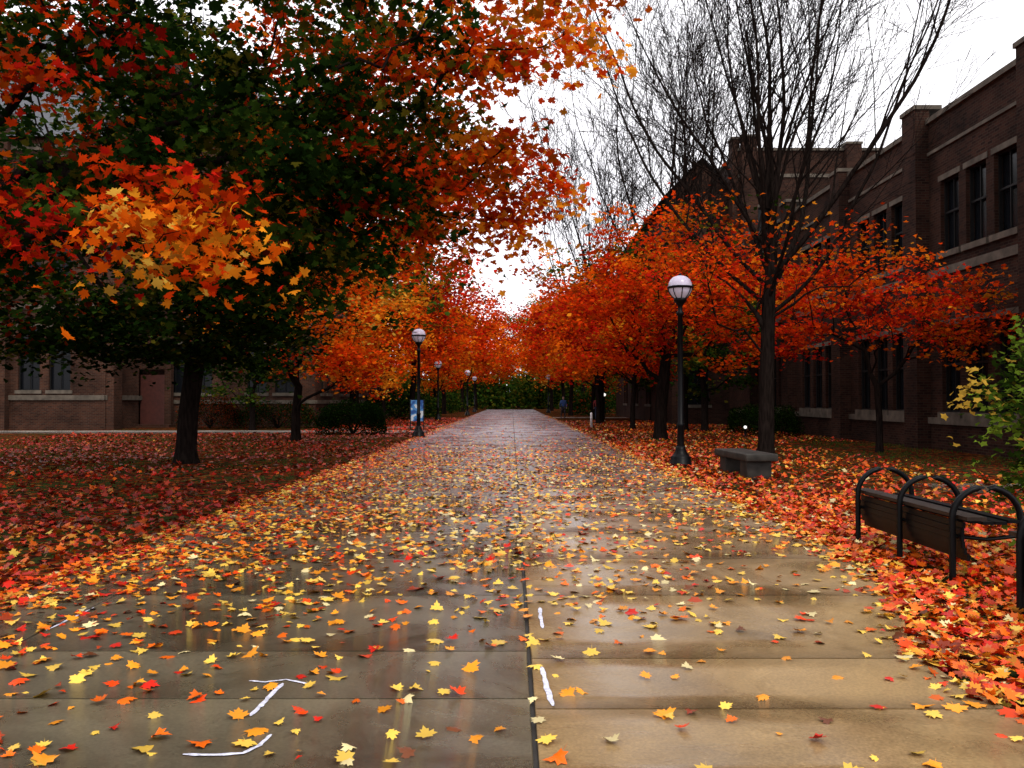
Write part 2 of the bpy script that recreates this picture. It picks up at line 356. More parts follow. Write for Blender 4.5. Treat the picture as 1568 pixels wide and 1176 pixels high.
X=[];Y=[]
for (ya,yb,n) in ((2.2,14,45000),(14,36,50000),(36,80,20000)):
    y=rng.uniform(ya,yb,n); x=rng.uniform(-3.9,3.4,n); dens=n/((yb-ya)*7.3)
    rho=np.interp(y,[2,4,5,6,7.5,10,16,22,28,40,75],[15,17,23,37,74,100,95,60,20,6,3])
    rho=rho*(1+.5*n2(x,y,.9)+.25*n2(x,y,3.1))
    lf=np.clip((-x-.8)/2.2,0,1); rho=rho*(1+1.0*lf*np.interp(y,[3,4.5,6,12],[.6,1.0,1.3,.6]))
    rho=rho*(1-.5*np.clip((x-.3)/1.5,0,1)*np.clip((3.0-x)/.4,0,1)*np.interp(y,[3,5,12,20],[.2,1,.6,0]))
    ed=np.clip((x-edgeR(y)+.45)/.45,0,1); rho=rho+150*ed**2*np.interp(y,[3,40,60],[1,1,.2])
    ed2=np.clip((-3.2-x)/.5,0,1); rho=rho+110*ed2*np.interp(y,[4.5,6,40,60],[.1,1,1,.2])
    k=rng.random(n)<rho/dens; X.append(x[k]);Y.append(y[k])
X=np.concatenate(X);Y=np.concatenate(Y)
def tilt(n,s,up=1):
    v=rng.normal(size=(n,3))*s; v[:,2]=up; return v
def groundleaf(X,Y,near,cols,zlo,zhi,tl,smul=1.):
    for mask,shape in ((Y<near,MAPLE),(Y>=near,STAR)):
        n=mask.sum()
        if n==0: continue
        P=np.stack([X[mask],Y[mask],rng.uniform(zlo,zhi,n)],1); s=np.clip(rng.normal(.083,.023,n),.04,.135)*smul
        yield P,tilt(n,tl),s,cols[mask],shape
def cols_path(X,Y):
    n=len(X); c=pick(['yellow','yelor','pale','orange','redor','red','rust','brown'],[34,27,10,12,7,5,4,2],n)
    c2=pick(['yelor','orange','redor','red','rust','brown','yellow'],[20,24,20,14,10,6,8],n)
    t=np.clip((-X-1.2)/3.5,0,.6)+np.clip((Y-14)/25,0,.5); m=rng.random(n)<t; c[m]=c2[m]
    return c*rng.uniform(.6,1.05,(n,1))
e=empty('fallen_leaves')
cp=cols_path(X,Y)
for (P,nr,s,c,sh) in groundleaf(X,Y,12,cp,.034,.048,.2): leaves('leaves_on_path',P,nr,s,c,sh,M_fallen,e,.55)
def border(x0,x1,y0,y1,dens,names,w,fn,dark=1.):
    n=int((x1-x0)*(y1-y0)*dens); x=rng.uniform(x0,x1,n); y=rng.uniform(y0,y1,n); k=fn(x,y); x=x[k];y=y[k]
    c=pick(names,w,len(x))*rng.uniform(.45,1.05,(len(x),1))*dark
    return x,y,c
def add_border(args,zhi=.07,tl=.45,near=10,smul=1.):
    x,y,c=border(*args)
    for P,nr,s,cc,sh in groundleaf(x,y,near,c,.012,zhi,tl,smul): leaves('leaf_litter',P,nr,s,cc,sh,M_fallen,e,.6)
wR_=(['orange','redor','yelor','red','yellow','rust','pale','brown'],[28,30,14,12,6,7,3,2])
add_border((2.2,9.5,2.5,13,300,*wR_,lambda x,y:(x>edgeR(y)+.12*n2(x,y*3,2)-.05)&(x<.62*y+1.2)&((x<6.2+.8*n2(x,y,1))|(rng.random(len(x))<.2))))
add_border((3.1,9.5,13,30,110,*wR_,lambda x,y:(x>3.2)&(rng.random(len(x))<np.interp(x,[3.2,6,9.5],[1,.5,.1])),.85),smul=1.15)
wL_=(['redor','red','rust','orange','brown','yelor'],[20,34,26,7,12,1])
wL2=(['orange','redor','yelor','red','yellow','rust','brown'],[24,24,18,14,6,10,4])
add_border((-9,-3.7,3.5,7.6,160,*wL2,lambda x,y:(x>-.62*y-1.2)&(x<-3.75+.25*n2(x,y,2))))
add_border((-9,-3.7,7.6,10,95,*wL2,lambda x,y:(x>-.62*y-1.2)&(x<-3.75+.25*n2(x,y,2)),.65))
add_border((-9.5,-3.7,10,13,80,*wL_,lambda x,y:(x>-.62*y-1.2)&(x<-3.75+.25*n2(x,y,2)),.6))  # dark factor on the left litter: shade under the crowns painted into leaf colour
add_border((-19,-3.7,13,38,50,*wL_,lambda x,y:(x>-.62*y-1.2)&(rng.random(len(x))<.5+.5*n2(x,y,.5)),.55),smul=1.2)
add_border((3.3,12.5,30,60,20,*wR_,lambda x,y:x>3.3,.8),smul=1.3)
add_border((-10,-3.8,38,70,20,*wL_,lambda x,y:x<-3.8),smul=1.3)

def grass():
    n=26000; side=rng.random(n)<.5
    x=np.where(side,rng.uniform(4,13,n),rng.uniform(-18,-4.2,n)); y=rng.uniform(4,34,n)
    k=(n2(x,y,.7)+.25*np.abs(x)/8>.25)&(np.abs(x)<.64*y+1); x=x[k];y=y[k]; n=len(x)
    hgt=rng.uniform(.03,.09,n); a=rng.uniform(0,6.28,n); w=.004+y*.0003; lx=rng.normal(0,.03,n); ly=rng.normal(0,.03,n)
    V=np.zeros((n,3,3)); V[:,0]=np.stack([x-w*np.cos(a),y-w*np.sin(a),0*x],1); V[:,1]=np.stack([x+w*np.cos(a),y+w*np.sin(a),0*x],1); V[:,2]=np.stack([x+lx,y+ly,hgt],1)
    c=np.repeat(np.array([(.05,.09,.015)])*rng.uniform(.5,1.4,(n,1)),3,axis=0)
    obj('grass',np_mesh('grass',V.reshape(-1,3),np.arange(n*3).reshape(-1,3),M_leaf,col=c))
grass()

# ------------------------------------------------------------------ trees
def tubes(lines):
    V=[];F=[];off=0
    for pts,rad in lines:
        pts=np.asarray(pts,float); rad=np.asarray(rad,float); n=len(pts)
        if n<2: continue
        s=10 if rad[0]>.07 else 5 if rad[0]>.02 else 3
        t=np.gradient(pts,axis=0); t/=np.linalg.norm(t,axis=1,keepdims=True)+1e-9
        ref=np.array((1.,0,0)) if abs(t[0][2])>.8 else np.array((0,0,1.))
        u=np.cross(t,ref); u/=np.linalg.norm(u,axis=1,keepdims=True)+1e-9; v=np.cross(t,u)
        a=np.linspace(0,2*math.pi,s,endpoint=False)
        rr=rad[:,None]*(1+(.08*np.sin(3*a+pts[0,0])[None] if s==10 else 0))
        ring=pts[:,None]+rr[:,:,None]*(np.cos(a)[None,:,None]*u[:,None]+np.sin(a)[None,:,None]*v[:,None])
        V.append(ring.reshape(-1,3))
        i=np.arange(n-1)[:,None]*s; j=np.arange(s)[None]; jn=(j+1)%s
        F.append(np.stack([i+j,i+jn,i+s+jn,i+s+j],-1).reshape(-1,4)+off); off+=n*s
    return np.concatenate(V),np.concatenate(F)
def skeleton(trunk, att, bf, Rb, r0=.006, fork=1, seg=.55, jit=.08, arch=.12):
    pos=[np.array(p,float) for p in trunk]; par=[-1]+list(range(len(trunk)-1)); pl=[0.]
    for k in range(1,len(trunk)): pl.append(pl[-1]+np.linalg.norm(pos[k]-pos[k-1]))
    order=np.argsort(np.linalg.norm(att-pos[-1],axis=1))
    for a in att[order]:
        A=np.array(pos); d=np.linalg.norm(A-a,axis=1); c=d+bf*np.array(pl)+1.2*np.maximum(0,A[:,2]-a[2]); c[:fork]=1e9
        j=int(np.argmin(c)); dist=d[j]; n=max(1,int(math.ceil(dist/seg))); s=pos[j]; prev=j
        for q in range(1,n+1):
            t=q/n; p=s+(a-s)*t; p=p+np.array((0,0,arch*dist*math.sin(math.pi*t)*.6))
            if q<n: p=p+rng.normal(0,jit*min(dist,1.5),3)
            pos.append(p); par.append(prev); pl.append(pl[prev]+np.linalg.norm(p-pos[prev])); prev=len(pos)-1
    n=len(pos); cnt=np.zeros(n); kids=[[] for _ in range(n)]
    for i in range(1,n): kids[par[i]].append(i)
    for i in range(n-1,-1,-1):
        cnt[i]=max(1,sum(cnt[k] for k in kids[i])) if kids[i] else 1
    p=math.log(max(cnt[0],2))/math.log(Rb/r0); rad=r0*cnt**(1/p)
    lines=[]; stack=[(0,None)]
    while stack:
        i,pr=stack.pop(); P=[];Rr=[]
        if pr is not None: P.append(pos[pr]); Rr.append(min(rad[i]*1.1,rad[pr]))
        while True:
            P.append(pos[i]); Rr.append(rad[i])
            if not kids[i]: break
            ks=sorted(kids[i],key=lambda k:-cnt[k])
            for k in ks[1:]: stack.append((k,i))
            i=ks[0]
        Rr[-1]*=.6; lines.append((P,Rr))
    return lines
def flare(lines):
    P,Rr=lines[0]; P=[P[0]-np.array((0,0,.1)),P[0]+np.array((0,0,.1)),P[0]+np.array((0,0,.35))]+list(P[1:]); Rr=[Rr[0]*1.6,Rr[0]*1.3,Rr[0]*1.07]+list(Rr[1:])
    lines[0]=(P,Rr); return lines
def ell(c,r,n,shell=.5):
    v=rng.normal(size=(n,3)); v/=np.linalg.norm(v,axis=1,keepdims=True); rad=rng.random(n)**(1/3*(1-shell)+.02)
    lump=1+.25*np.sin(v[:,0]*5+c[0])*np.sin(v[:,2]*6+c[1])+.14*np.sin(v[:,1]*9+c[2])
    return np.array(c)+v*(rad*lump)[:,None]*np.array(r)
def crown(ells):
    C=[];K=[];L=[];W=[]
    for (c,r,n,names,w,nl,br) in ells:
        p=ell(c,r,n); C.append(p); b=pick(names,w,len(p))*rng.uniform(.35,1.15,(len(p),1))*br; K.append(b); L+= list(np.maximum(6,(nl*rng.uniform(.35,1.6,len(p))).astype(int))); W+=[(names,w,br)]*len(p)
    return np.concatenate(C),np.concatenate(K),np.array(L),W
def tree(name,trunk,ells,bf=.35,Rb=.22,leafs=.12,shape=None,crad=.42,fork=2,flat=.45,tl=.6,seg=.55,droop=.12,mixf=.2):
    e=empty(name,trunk[0]); base=np.array(trunk[0],float)
    C,K,L,W=crown(ells)
    lines=flare(skeleton(trunk,C,bf,Rb,fork=fork,seg=seg))
    V,F=tubes(lines); obj('trunk_and_branches',np_mesh('trunk_and_branches',V-base,F,M_bark,smooth=True),e)
    idx=np.repeat(np.arange(len(C)),L); n=len(idx)
    o=rng.normal(size=(n,3))*np.array((crad,crad,crad*flat))*rng.uniform(.6,1.15,(len(C),1))[idx]; o[:,2]-=droop*(o[:,0]**2+o[:,1]**2)/crad
    P=C[idx]+o-base; col=K[idx].copy()
    mix=rng.random(n)<mixf
    for key in {id(w[0]):w for w in W}.values():
        m=np.array([w[0] is key[0] for w in W])[idx]&mix
        col[m]=pick(key[0],key[1],m.sum())*key[2]*.8
    col*=rng.uniform(.65,1.25,(n,1))
    leaves('foliage',P,tilt(n,tl),np.clip(rng.normal(leafs,leafs*.2,n),leafs*.5,leafs*1.5),np.minimum(col,.92),shape or STAR,M_leaf,e,.6)
    return e
OR=(['orange','redor','yelor','rust'],[38,38,14,10]); RD=(['red','redor','orange','rust'],[32,42,16,10]); DG=(['dgreen','green','olive','rust'],[56,32,12,2])
OB=(['rust','orange','olive','green','redor'],[16,28,22,12,20]); YO=(['yelor','orange','yellow','redor'],[32,38,10,18]); DR=(['rust','red','dgreen','green','redor'],[16,14,34,18,14])

tree('maple_tree',[(-8.6,9.5,0),(-8.5,9.5,1.2),(-8.3,9.6,2.4),(-7.8,9.7,3.6),(-7.0,9.8,4.8)],[
 ((-2.9,7.3,2.95),(.45,.55,.4),20,*YO,28,1.0),
 ((-3.1,7.7,3.4),(.6,.6,.3),12,*RD,26,.9),
 ((-4.3,7.6,3.0),(.5,.5,.3),8,*RD,24,.9),
 ((-4.5,8.3,3.6),(1.2,1.2,.8),34,*DR,38,.9),
 ((-4.6,7.8,4.9),(1.1,1.1,.6),20,*RD,32,.9),
 ((-3.1,10.3,4.2),(2.1,1.7,1.25),104,*DG,60,.9),
 ((-2.6,9.6,3.2),(1.1,1.0,.4),20,*DG,48,.9),
 ((-3.2,9.7,5.7),(2.5,1.9,1.1),90,*DG,54,1.0),
 ((-1.4,10.4,5.0),(1.6,1.4,1.15),70,*OB,52,1.0),
 ((-.7,11.2,4.25),(1.1,1.3,.8),44,*OR,46,.85),
 ((.05,9.6,5.85),(.95,1.1,.6),26,*OR,40,1.0),
 ((-1.2,10.0,6.5),(1.5,1.5,.6),30,*OB,42,1.0),
 ((-6.0,9.5,5.2),(2.2,2.4,1.6),56,*DG,46,.9),
 ((-5.0,9.5,8.0),(4.2,4.0,1.4),80,*OB,50,.9),  # unseen upper crown above the view, added for its shading
 ],bf=.25,Rb=.24,leafs=.115,crad=.27,fork=3,droop=.25,shape=MAPLE,tl=.85,seg=.4)
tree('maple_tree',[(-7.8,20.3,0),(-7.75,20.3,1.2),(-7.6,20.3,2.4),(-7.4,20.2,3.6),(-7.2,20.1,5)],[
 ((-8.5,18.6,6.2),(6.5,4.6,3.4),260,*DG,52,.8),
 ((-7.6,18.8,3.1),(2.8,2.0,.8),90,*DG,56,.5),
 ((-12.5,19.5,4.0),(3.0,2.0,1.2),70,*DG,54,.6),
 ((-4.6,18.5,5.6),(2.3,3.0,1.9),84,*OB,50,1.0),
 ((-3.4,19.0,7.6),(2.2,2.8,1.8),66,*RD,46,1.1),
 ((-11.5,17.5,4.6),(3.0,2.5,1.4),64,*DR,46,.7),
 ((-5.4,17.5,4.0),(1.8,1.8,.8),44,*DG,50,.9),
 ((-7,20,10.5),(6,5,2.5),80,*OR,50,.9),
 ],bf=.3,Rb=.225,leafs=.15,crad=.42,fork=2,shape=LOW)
tree('maple_tree',[(-7.9,31,0),(-7.9,31,1.0),(-7.8,31,2.0)],[
 ((-6.9,29.5,5.2),(3.5,3.2,2.1),150,*YO,50,1.15),
 ((-5.1,28.6,2.9),(1.2,1.6,.7),34,*OR,46,1.25),
 ((-9.5,30.5,3.6),(3.4,3,1.2),70,*DG,46,.8),
 ((-5.8,31,8.2),(4.2,3.5,2.3),110,*RD,48,1.15),
 ],bf=.35,Rb=.16,leafs=.16,crad=.42,fork=1,shape=LOW)
tree('maple_tree',[(5.67,32.5,0),(5.7,32.5,1.2),(5.8,32.5,2.2),(5.9,32.5,3.2)],[
 ((5.4,31.6,5.7),(4.2,3.6,2.5),150,*OR,44,1.1),
 ((4.6,31.0,5.0),(3.2,3.0,1.8),60,*RD,44,1.1),
 ((3.6,30.6,4.4),(2.2,2.2,1.1),40,*RD,42,1.1),
 ((9.0,31,4.6),(3.1,2.5,1.8),80,*RD,42,1.0),
 ((6.6,32,8.0),(2.8,2.5,.9),36,*OB,18,.9),
 ],bf=.4,Rb=.23,leafs=.16,crad=.36,fork=2,shape=LOW)
tree('maple_tree',[(10.6,24.5,0),(10.6,24.5,1.0),(10.5,24.4,1.9)],[
 ((10.4,23.6,4.2),(3.2,2.2,1.1),110,*RD,32,1.1),
 ((12.0,22.6,4.0),(1.5,1.7,1.3),50,*OR,26,.9),
 ((8.3,23.4,4.9),(1.8,1.7,.9),34,*OR,28,1.1),
 ],bf=.5,Rb=.09,leafs=.14,crad=.38,fork=1,flat=.25)
tree('green_shrub',[(5.3,8.0,0),(5.28,8.0,.5),(5.2,8.0,1.0)],[
 ((5.2,8.0,1.75),(.75,.8,.8),64,['lime','green','yellow','olive'],[42,34,12,14],40,.9),
 ((5.3,8,.85),(.55,.6,.4),22,['green','olive','yelor','lime'],[40,30,12,20],36,.7),
 ],bf=.5,Rb=.045,leafs=.085,crad=.14,fork=1,seg=.25,droop=.6)

def bare(name,base,H,Rb,limbs,seed,fork=3.2,extra=None,spread=(6,42),m1=(10,8,5),rmin=.006,rl=(.22,.36)):
    r=np.random.default_rng(seed); lines=[]
    def grow(p,d,L,rad,lev):
        n=max(4,int(L/.45)) if lev<3 else 4; P=[p];Rr=[rad]; d=d/np.linalg.norm(d)
        for k in range(n):
            d=d+r.normal(0,.05 if lev<2 else .09,3)+np.array((0,0,.04 if lev<2 else .03)); d/=np.linalg.norm(d); p=p+d*L/n; P.append(p); Rr.append(max(rmin,rad*(1-(k+1)/n*.86)))
        lines.append((P,Rr))
        if lev<3:
            m=m1[lev]
            for q in range(m):
                t=.2+.78*(q+r.random()*.6)/m; i=min(n-1,int(t*n)); f=t*n-i; b=P[i]*(1-f)+P[i+1]*f; dd=P[i+1]-P[i]; dd/=np.linalg.norm(dd)
                ax=r.normal(size=3); ax-=ax.dot(dd)*dd; ax/=np.linalg.norm(ax); ang=R(r.uniform(22,44))
                nd=dd*math.cos(ang)+ax*math.sin(ang); nd[2]+=.12
                LL=L*(.48-.24*t)*r.uniform(.8,1.25); grow(b,nd,max(LL,.4),max(rmin,Rr[i]*.5),lev+1)
    base=np.array(base,float); top=base+np.array((.1,0,fork))
    tp=[base-np.array((0,0,.1)),base+np.array((0,0,.12)),base+np.array((0.02,0,.4)),base+np.array((.05,.02,fork*.5)),top,top+np.array((.1,0,1.2)),top+np.array((.15,.1,2.6)),top+np.array((.1,.1,4.4))]
    lines.append((tp,[Rb*1.55,Rb*1.25,Rb*1.05,Rb*.95,Rb*.85,Rb*.66,Rb*.45,Rb*.2]))
    for k in range(limbs):
        t=k/limbs; z=fork+(-.3+3.2*t); az=k*2.4+r.uniform(-.3,.3); sp=R(spread[1]-(spread[1]-spread[0])*t+r.uniform(-5,5))
        d=np.array((math.cos(az)*math.sin(sp),math.sin(az)*math.sin(sp)*.75,math.cos(sp)))
        grow(base+np.array((.1,0,z)),d,(H-z)*r.uniform(.85,1.05)/max(.75,math.cos(sp)),Rb*r.uniform(*rl),0)
    e=empty(name,base); 
    if extra:
        C,K,L,W=crown(extra[0]); 
        ll=skeleton([base+np.array((0,0,z)) for z in (1.2,1.9,2.6,3.3)],C,.5,.1,fork=0); lines+=ll
        idx=np.repeat(np.arange(len(C)),L); n=len(idx); o=rng.normal(size=(n,3))*np.array((.42,.42,.18))
        leaves('foliage',C[idx]+o-base,tilt(n,.6),np.clip(rng.normal(.13,.02,n),.07,.2),np.minimum(K[idx]*rng.uniform(.7,1.2,(n,1)),.9),STAR,M_leaf,e,.6)
    V,F=tubes(lines); obj('trunk_and_branches',np_mesh('trunk_and_branches',V-base,F,M_bark,smooth=True),e)
    return e
bare('bare_tree',(6.25,21,0),12.6,.19,18,33,fork=3.9,spread=(8,56),m1=(10,6,4),rmin=.006,rl=(.26,.40),extra=([
  ((5.2,20.4,4.6),(2.0,1.6,1.1),32,*RD,22,1.1),((7.6,20.2,5.0),(1.9,1.5,.9),26,*OR,20,1.05),((5.0,20.2,6.0),(1.6,1.4,.5),12,*OB,16,1.0)],))
bare('bare_tree',(8.4,42,0),19,.26,13,9,fork=4,rmin=.010,m1=(9,7,4),spread=(8,48))
bare('bare_tree',(5.9,57,0),18,.24,12,12,fork=4,rmin=.013,m1=(9,6,4),spread=(8,48))

def proto(ells,Rb=.15,leafs=.24,h=3):
    return tree('maple_tree',[(0,0,0),(0,0,h*.4),(.1,0,h*.8),(.1,.1,h)],ells,bf=.4,Rb=Rb,leafs=leafs,crad=.5,fork=2,shape=LOW)
pr=[proto([((0,0,6.2),(3.8,3.8,3.2),150,*RD,36,1.2),((-1,.5,4.2),(3.2,3,1.4),50,*OR,36,1.1)]),
    proto([((0,0,6.5),(4.0,4,3.6),160,*OR,36,1.2),((1,-.5,4),(3.2,3,1.4),50,*YO,36,1.15)]),
    proto([((0,0,8),(4.5,4.5,5),190,['olive','green','yelor','dgreen'],[40,36,12,12],36,1.5)],Rb=.22,leafs=.28),
    proto([((0,0,7),(4.2,4.2,4.6),190,['dgreen','green','olive'],[34,42,20],36,1.3)],Rb=.22,leafs=.28)]
def inst(p,x,y,s=1,rot=0,first=False):
    src=pr[p]
    if first: e=src; e.location=(x,y,0)
    else:
        e=empty('maple_tree',(x,y,0))
        for c in src.children: o=link(bpy.data.objects.new(c.name.split('.')[0],c.data)); o.parent=e
    e.scale=(s,s,s*1.05); e.rotation_euler=(0,0,rot)
used=set()
place=[(0,6.1,43,.85),(3,9.3,41,.75),(0,5.4,53,.95),(3,10,60,1.1),(1,6.4,67,1.0),(0,5.6,81,1.25),(2,9.5,92,1.3),(1,6.0,98,1.3),
       (1,-7.4,49,.70),(2,-10.2,55,1.35),(0,-7.4,63,1.35),(1,-6.9,76,.85),(0,-7.2,90,1.5),(3,-13,42.5,.62),(2,-12,84,1.4),(3,12,108,1.4),(1,-6.2,106,1.35),
       (0,-5.2,122,1.5),(0,5.4,116,1.5),(2,11,132,1.5),(2,1.2,156,1.2),(1,-3.6,138,1.4),(2,4.6,142,1.4),(3,-12,138,1.5)]
for i,(p,x,y,s) in enumerate(place):
    inst(p,x,y,s,i*1.3,first=p not in used); used.add(p)

def far_mass():
    n=40000
    k=rng.integers(0,60,n); ta=k/60*math.pi*1.1-.05*math.pi; d=200+25*np.sin(k*2.1); cx=np.cos(ta)*d; cy=np.sin(ta)*d
    v=rng.normal(size=(n,3)); v/=np.linalg.norm(v,axis=1,keepdims=True); q=rng.random(n)[:,None]**.35
    hh=6+1.5*np.sin(k*3.7)
    P=np.stack([cx,cy,hh*.8+0*cx],1)+v*q*np.stack([9+0*hh,6+0*hh,hh],1); P[:,2]=np.abs(P[:,2])
    pal=pick(['green','dgreen','olive','rust'],[34,36,22,8],60); c=pal[k]*rng.uniform(.6,1.2,(n,1))
    leaves('distant_trees',P,tilt(n,.8),rng.uniform(.9,1.7,n),c,LOW,M_leaf)
far_mass()
def hedge(name,c,r,n,names,w,s0=.05,s1=.1,br=1.):
    v=rng.normal(size=(n,3)); v/=np.linalg.norm(v,axis=1,keepdims=True); v=np.sign(v)*np.abs(v)**.65
    P=v*np.array(r)*(rng.random(n)[:,None]**.12)*(1+.1*np.sin(v[:,:1]*9)*np.sin(v[:,1:2]*7+2)); P[:,2]=np.abs(P[:,2]+r[2]*.1)
    e=empty(name,c); leaves('foliage',P,tilt(n,.9),rng.uniform(s0,s1,n),pick(names,w,n)*rng.uniform(.4,1.2,(n,1))*br,LOW,M_leaf,e)
    L=[([(0,0,0),(x*.3,y*.3,r[2]*.4),(x*.8,y*.8,r[2]*.75)],[.03,.02,.008]) for x,y in rng.uniform(-1,1,(14,2))*np.array(r)[:2]]
    V,F=tubes(L); obj('stems',np_mesh('stems',V,F,M_bark),e)
hedge('hedge',(-7.0,37.4,0),(1.5,.9,1.35),9000,['dgreen','green'],[85,15],br=.5)
hedge('shrub',(-12.5,45.4,0),(2.2,1,1.3),8000,['dgreen','green','rust'],[60,30,10],br=.7)
hedge('shrub',(-16,45,0),(1.6,1,1.6),7000,['dgreen','rust','brown'],[50,30,20],br=.7)
hedge('shrub',(11.2,38,0),(1.1,3.5,1.2),9000,['dgreen','green'],[70,30],br=.6)
hedge('shrub',(-9.5,70,0),(3.5,8,2.0),7000,['dgreen','green','olive'],[60,30,10],.14,.26)
hedge('shrub',(9.5,92,0),(3.5,12,2.2),7000,['dgreen','green','rust'],[60,30,10],.16,.3)
hedge('shrub',(-9.5,105,0),(3.5,14,2.4),7000,['dgreen','green','olive'],[60,30,10],.16,.3)
hedge('thicket',(-14,140,0),(15,5,5),10000,['dgreen','green','olive'],[40,40,20],.35,.7,1.5)
hedge('thicket',(15,142,0),(14,5,5),10000,['dgreen','green','olive'],[40,40,20],.35,.7,1.5)
hedge('thicket',(0,162,0),(20,5,5.5),10000,['dgreen','green','olive'],[20,50,30],.4,.8,2.0)

# ------------------------------------------------------------------ lathe objects
def lathe(name,prof,mat,parent,segs=20,smooth=True,loc=(0,0,0)):
    a=np.linspace(0,2*math.pi,segs,endpoint=False); V=[];F=[]
    for r,z in prof: V+= [(loc[0]+r*math.cos(t),loc[1]+r*math.sin(t),loc[2]+z) for t in a]
    for i in range(len(prof)-1):
        for j in range(segs): k=(j+1)%segs; F.append((i*segs+j,i*segs+k,(i+1)*segs+k,(i+1)*segs+j))
    o=obj(name,np_mesh(name,V,F,mat,smooth=smooth),parent); return o
def lamp(x,y):
    e=empty('street_lamp',(x,y,0))
    lathe('base',[(0,.0),(.27,.0),(.27,.07),(.24,.09),(.235,.2),(.20,.24),(.15,.30),(.12,.38),(.11,.46),(.0,.46)],M_black,e,16,False)
    lathe('pole',[(.085,.4),(.075,.9),(.09,.92),(.09,.97),(.07,.99),(.058,3.45),(.085,3.47),(.085,3.53),(.055,3.56),(.055,3.68),(.12,3.76),(.15,3.80),(.15,3.85),(0,3.85)],M_black,e)
    lathe('glass_bowl',[(.13,3.85),(.20,3.92),(.25,4.0),(.272,4.09)],M_globe,e,24)
    lathe('band',[(.272,4.07),(.296,4.075),(.296,4.125),(.27,4.13)],M_black,e,24,False)
    lathe('globe_dome',[(.272,4.128),(.262,4.2),(.225,4.28),(.16,4.34),(.08,4.37),(.03,4.378)],M_globe,e,24)
    lathe('finial',[(.035,4.37),(.04,4.4),(.02,4.43),(0,4.45)],M_black,e,10)
    L=[]
    for k in range(8):
        t=k*math.pi/4; L.append(([(r*math.cos(t),r*math.sin(t),z) for r,z in [(.138,3.84),(.208,3.92),(.258,4.0),(.28,4.1)]],[.013]*4))
    V,F=tubes(L); obj('cage_ribs',np_mesh('cage_ribs',V,F,M_black),e)
for x,y in [(3.87,19.5),(-3.76,34.2),(-5.4,62),(-4.6,104),(4.2,98),(-4.3,82)]: lamp(x,y)
def bollard(x,y,h,r):
    e=empty('bollard_light',(x,y,0)); lathe('post',[(0,0),(.09,0),(.09,.03),(.045,.06),(.045,h-r),(.06,h-r+.02),(0,h-r+.02)],M_black,e,12)
    lathe('lit_globe',[(r*math.sin(t),h+r*(1-math.cos(t))-r+.02) for t in np.linspace(.3,math.pi,8)],M_lit,e,14)
bollard(9.5,34.6,.38,.065); bollard(7.4,68,1.9,.12)
e=empty('white_bollard',(4.3,46,0)); lathe('post',[(0,0),(.07,0),(.07,.75),(.05,.82),(0,.84)],simple('white_paint',(.7,.7,.7),.5),e,12)

e=empty('concrete_bench',(4.62,16.9,0),R(4)); b=MB()
b.box((0,0,0),(1,0,0),(0,1,0),-.31,.31,-.98,.98,.36,.50); s=b.make('seat_slab',M_concrete_dark,e)
b=MB(); b.box((0,0,0),(1,0,0),(0,1,0),-.24,.24,-.82,-.42,0,.357); l1=b.make('leg_1',M_concrete_dark,e)
b=MB(); b.box((0,0,0),(1,0,0),(0,1,0),-.24,.24,.42,.82,0,.357); l2=b.make('leg_2',M_concrete_dark,e)
import bmesh
for o in (s,l1,l2):
    bm=bmesh.new(); bm.from_mesh(o.data); bmesh.ops.remove_doubles(bm,verts=bm.verts,dist=1e-4); bmesh.ops.recalc_face_normals(bm,faces=bm.faces); bm.to_mesh(o.data); bm.free()
    m=o.modifiers.new('b','BEVEL'); m.width=.02; m.segments=2
def hoop_bench(x,ynear,n,sp=.95,wid=.56):
    e=empty('iron_hoop_bench',(x,ynear,0)); L=[]
    for k in range(n):
        y=k*sp; P=[(0,y,0)]; 
        for z in (.2,.4,.52): P.append((0,y,z))
        for t in np.linspace(0,math.pi,15)[1:-1]: P.append((wid/2-wid/2*math.cos(t),y,.54+.26*math.sin(t)))
        for z in (.52,.4,.2,0): P.append((wid,y,z))
        L.append((P,[.028]*len(P)))
        L.append(([(0,y,.40),(wid/2,y,.37),(wid,y,.40)],[.02]*3))
    V,F=tubes(L)
    obj('hoop_legs',np_mesh('hoop_legs',V,F,M_black,smooth=True),e)
    for k in range(n):
        for xx in (0,wid): lathe('foot_%d'%(k*2+(xx>0)+1),[(0,.0),(.05,.0),(.05,.012),(0,.014)],M_black,e,10,loc=(xx,k*sp,.0))
    b=MB(); ln=(n-1)*sp
    prof=[(.10,.23),(.075,.283),(.06,.336),(.055,.389),(.055,.442),(.065,.495)]
    for (px,pz) in prof: b.box((0,0,0),(1,0,0),(0,1,0),px-.012,px+.012,-.06,ln+.06,pz-.025,pz+.025)
    for i in range(4): b.box((0,0,0),(1,0,0),(0,1,0),.10+i*.105,.195+i*.105,-.08,ln+.08,.515-.015*math.sin(i/3*math.pi),.54-.015*math.sin(i/3*math.pi))
    b.make('seat_slats',M_black,e)
    b=MB(); b.box((0,0,0),(1,0,0),(0,1,0),.035,.195,-.16,ln+.2,.545,.575); b.make('top_board',M_benchwood,e)
    return e
hoop_bench(3.62,7.0,3)
hoop_bench(3.55,4.05,3)

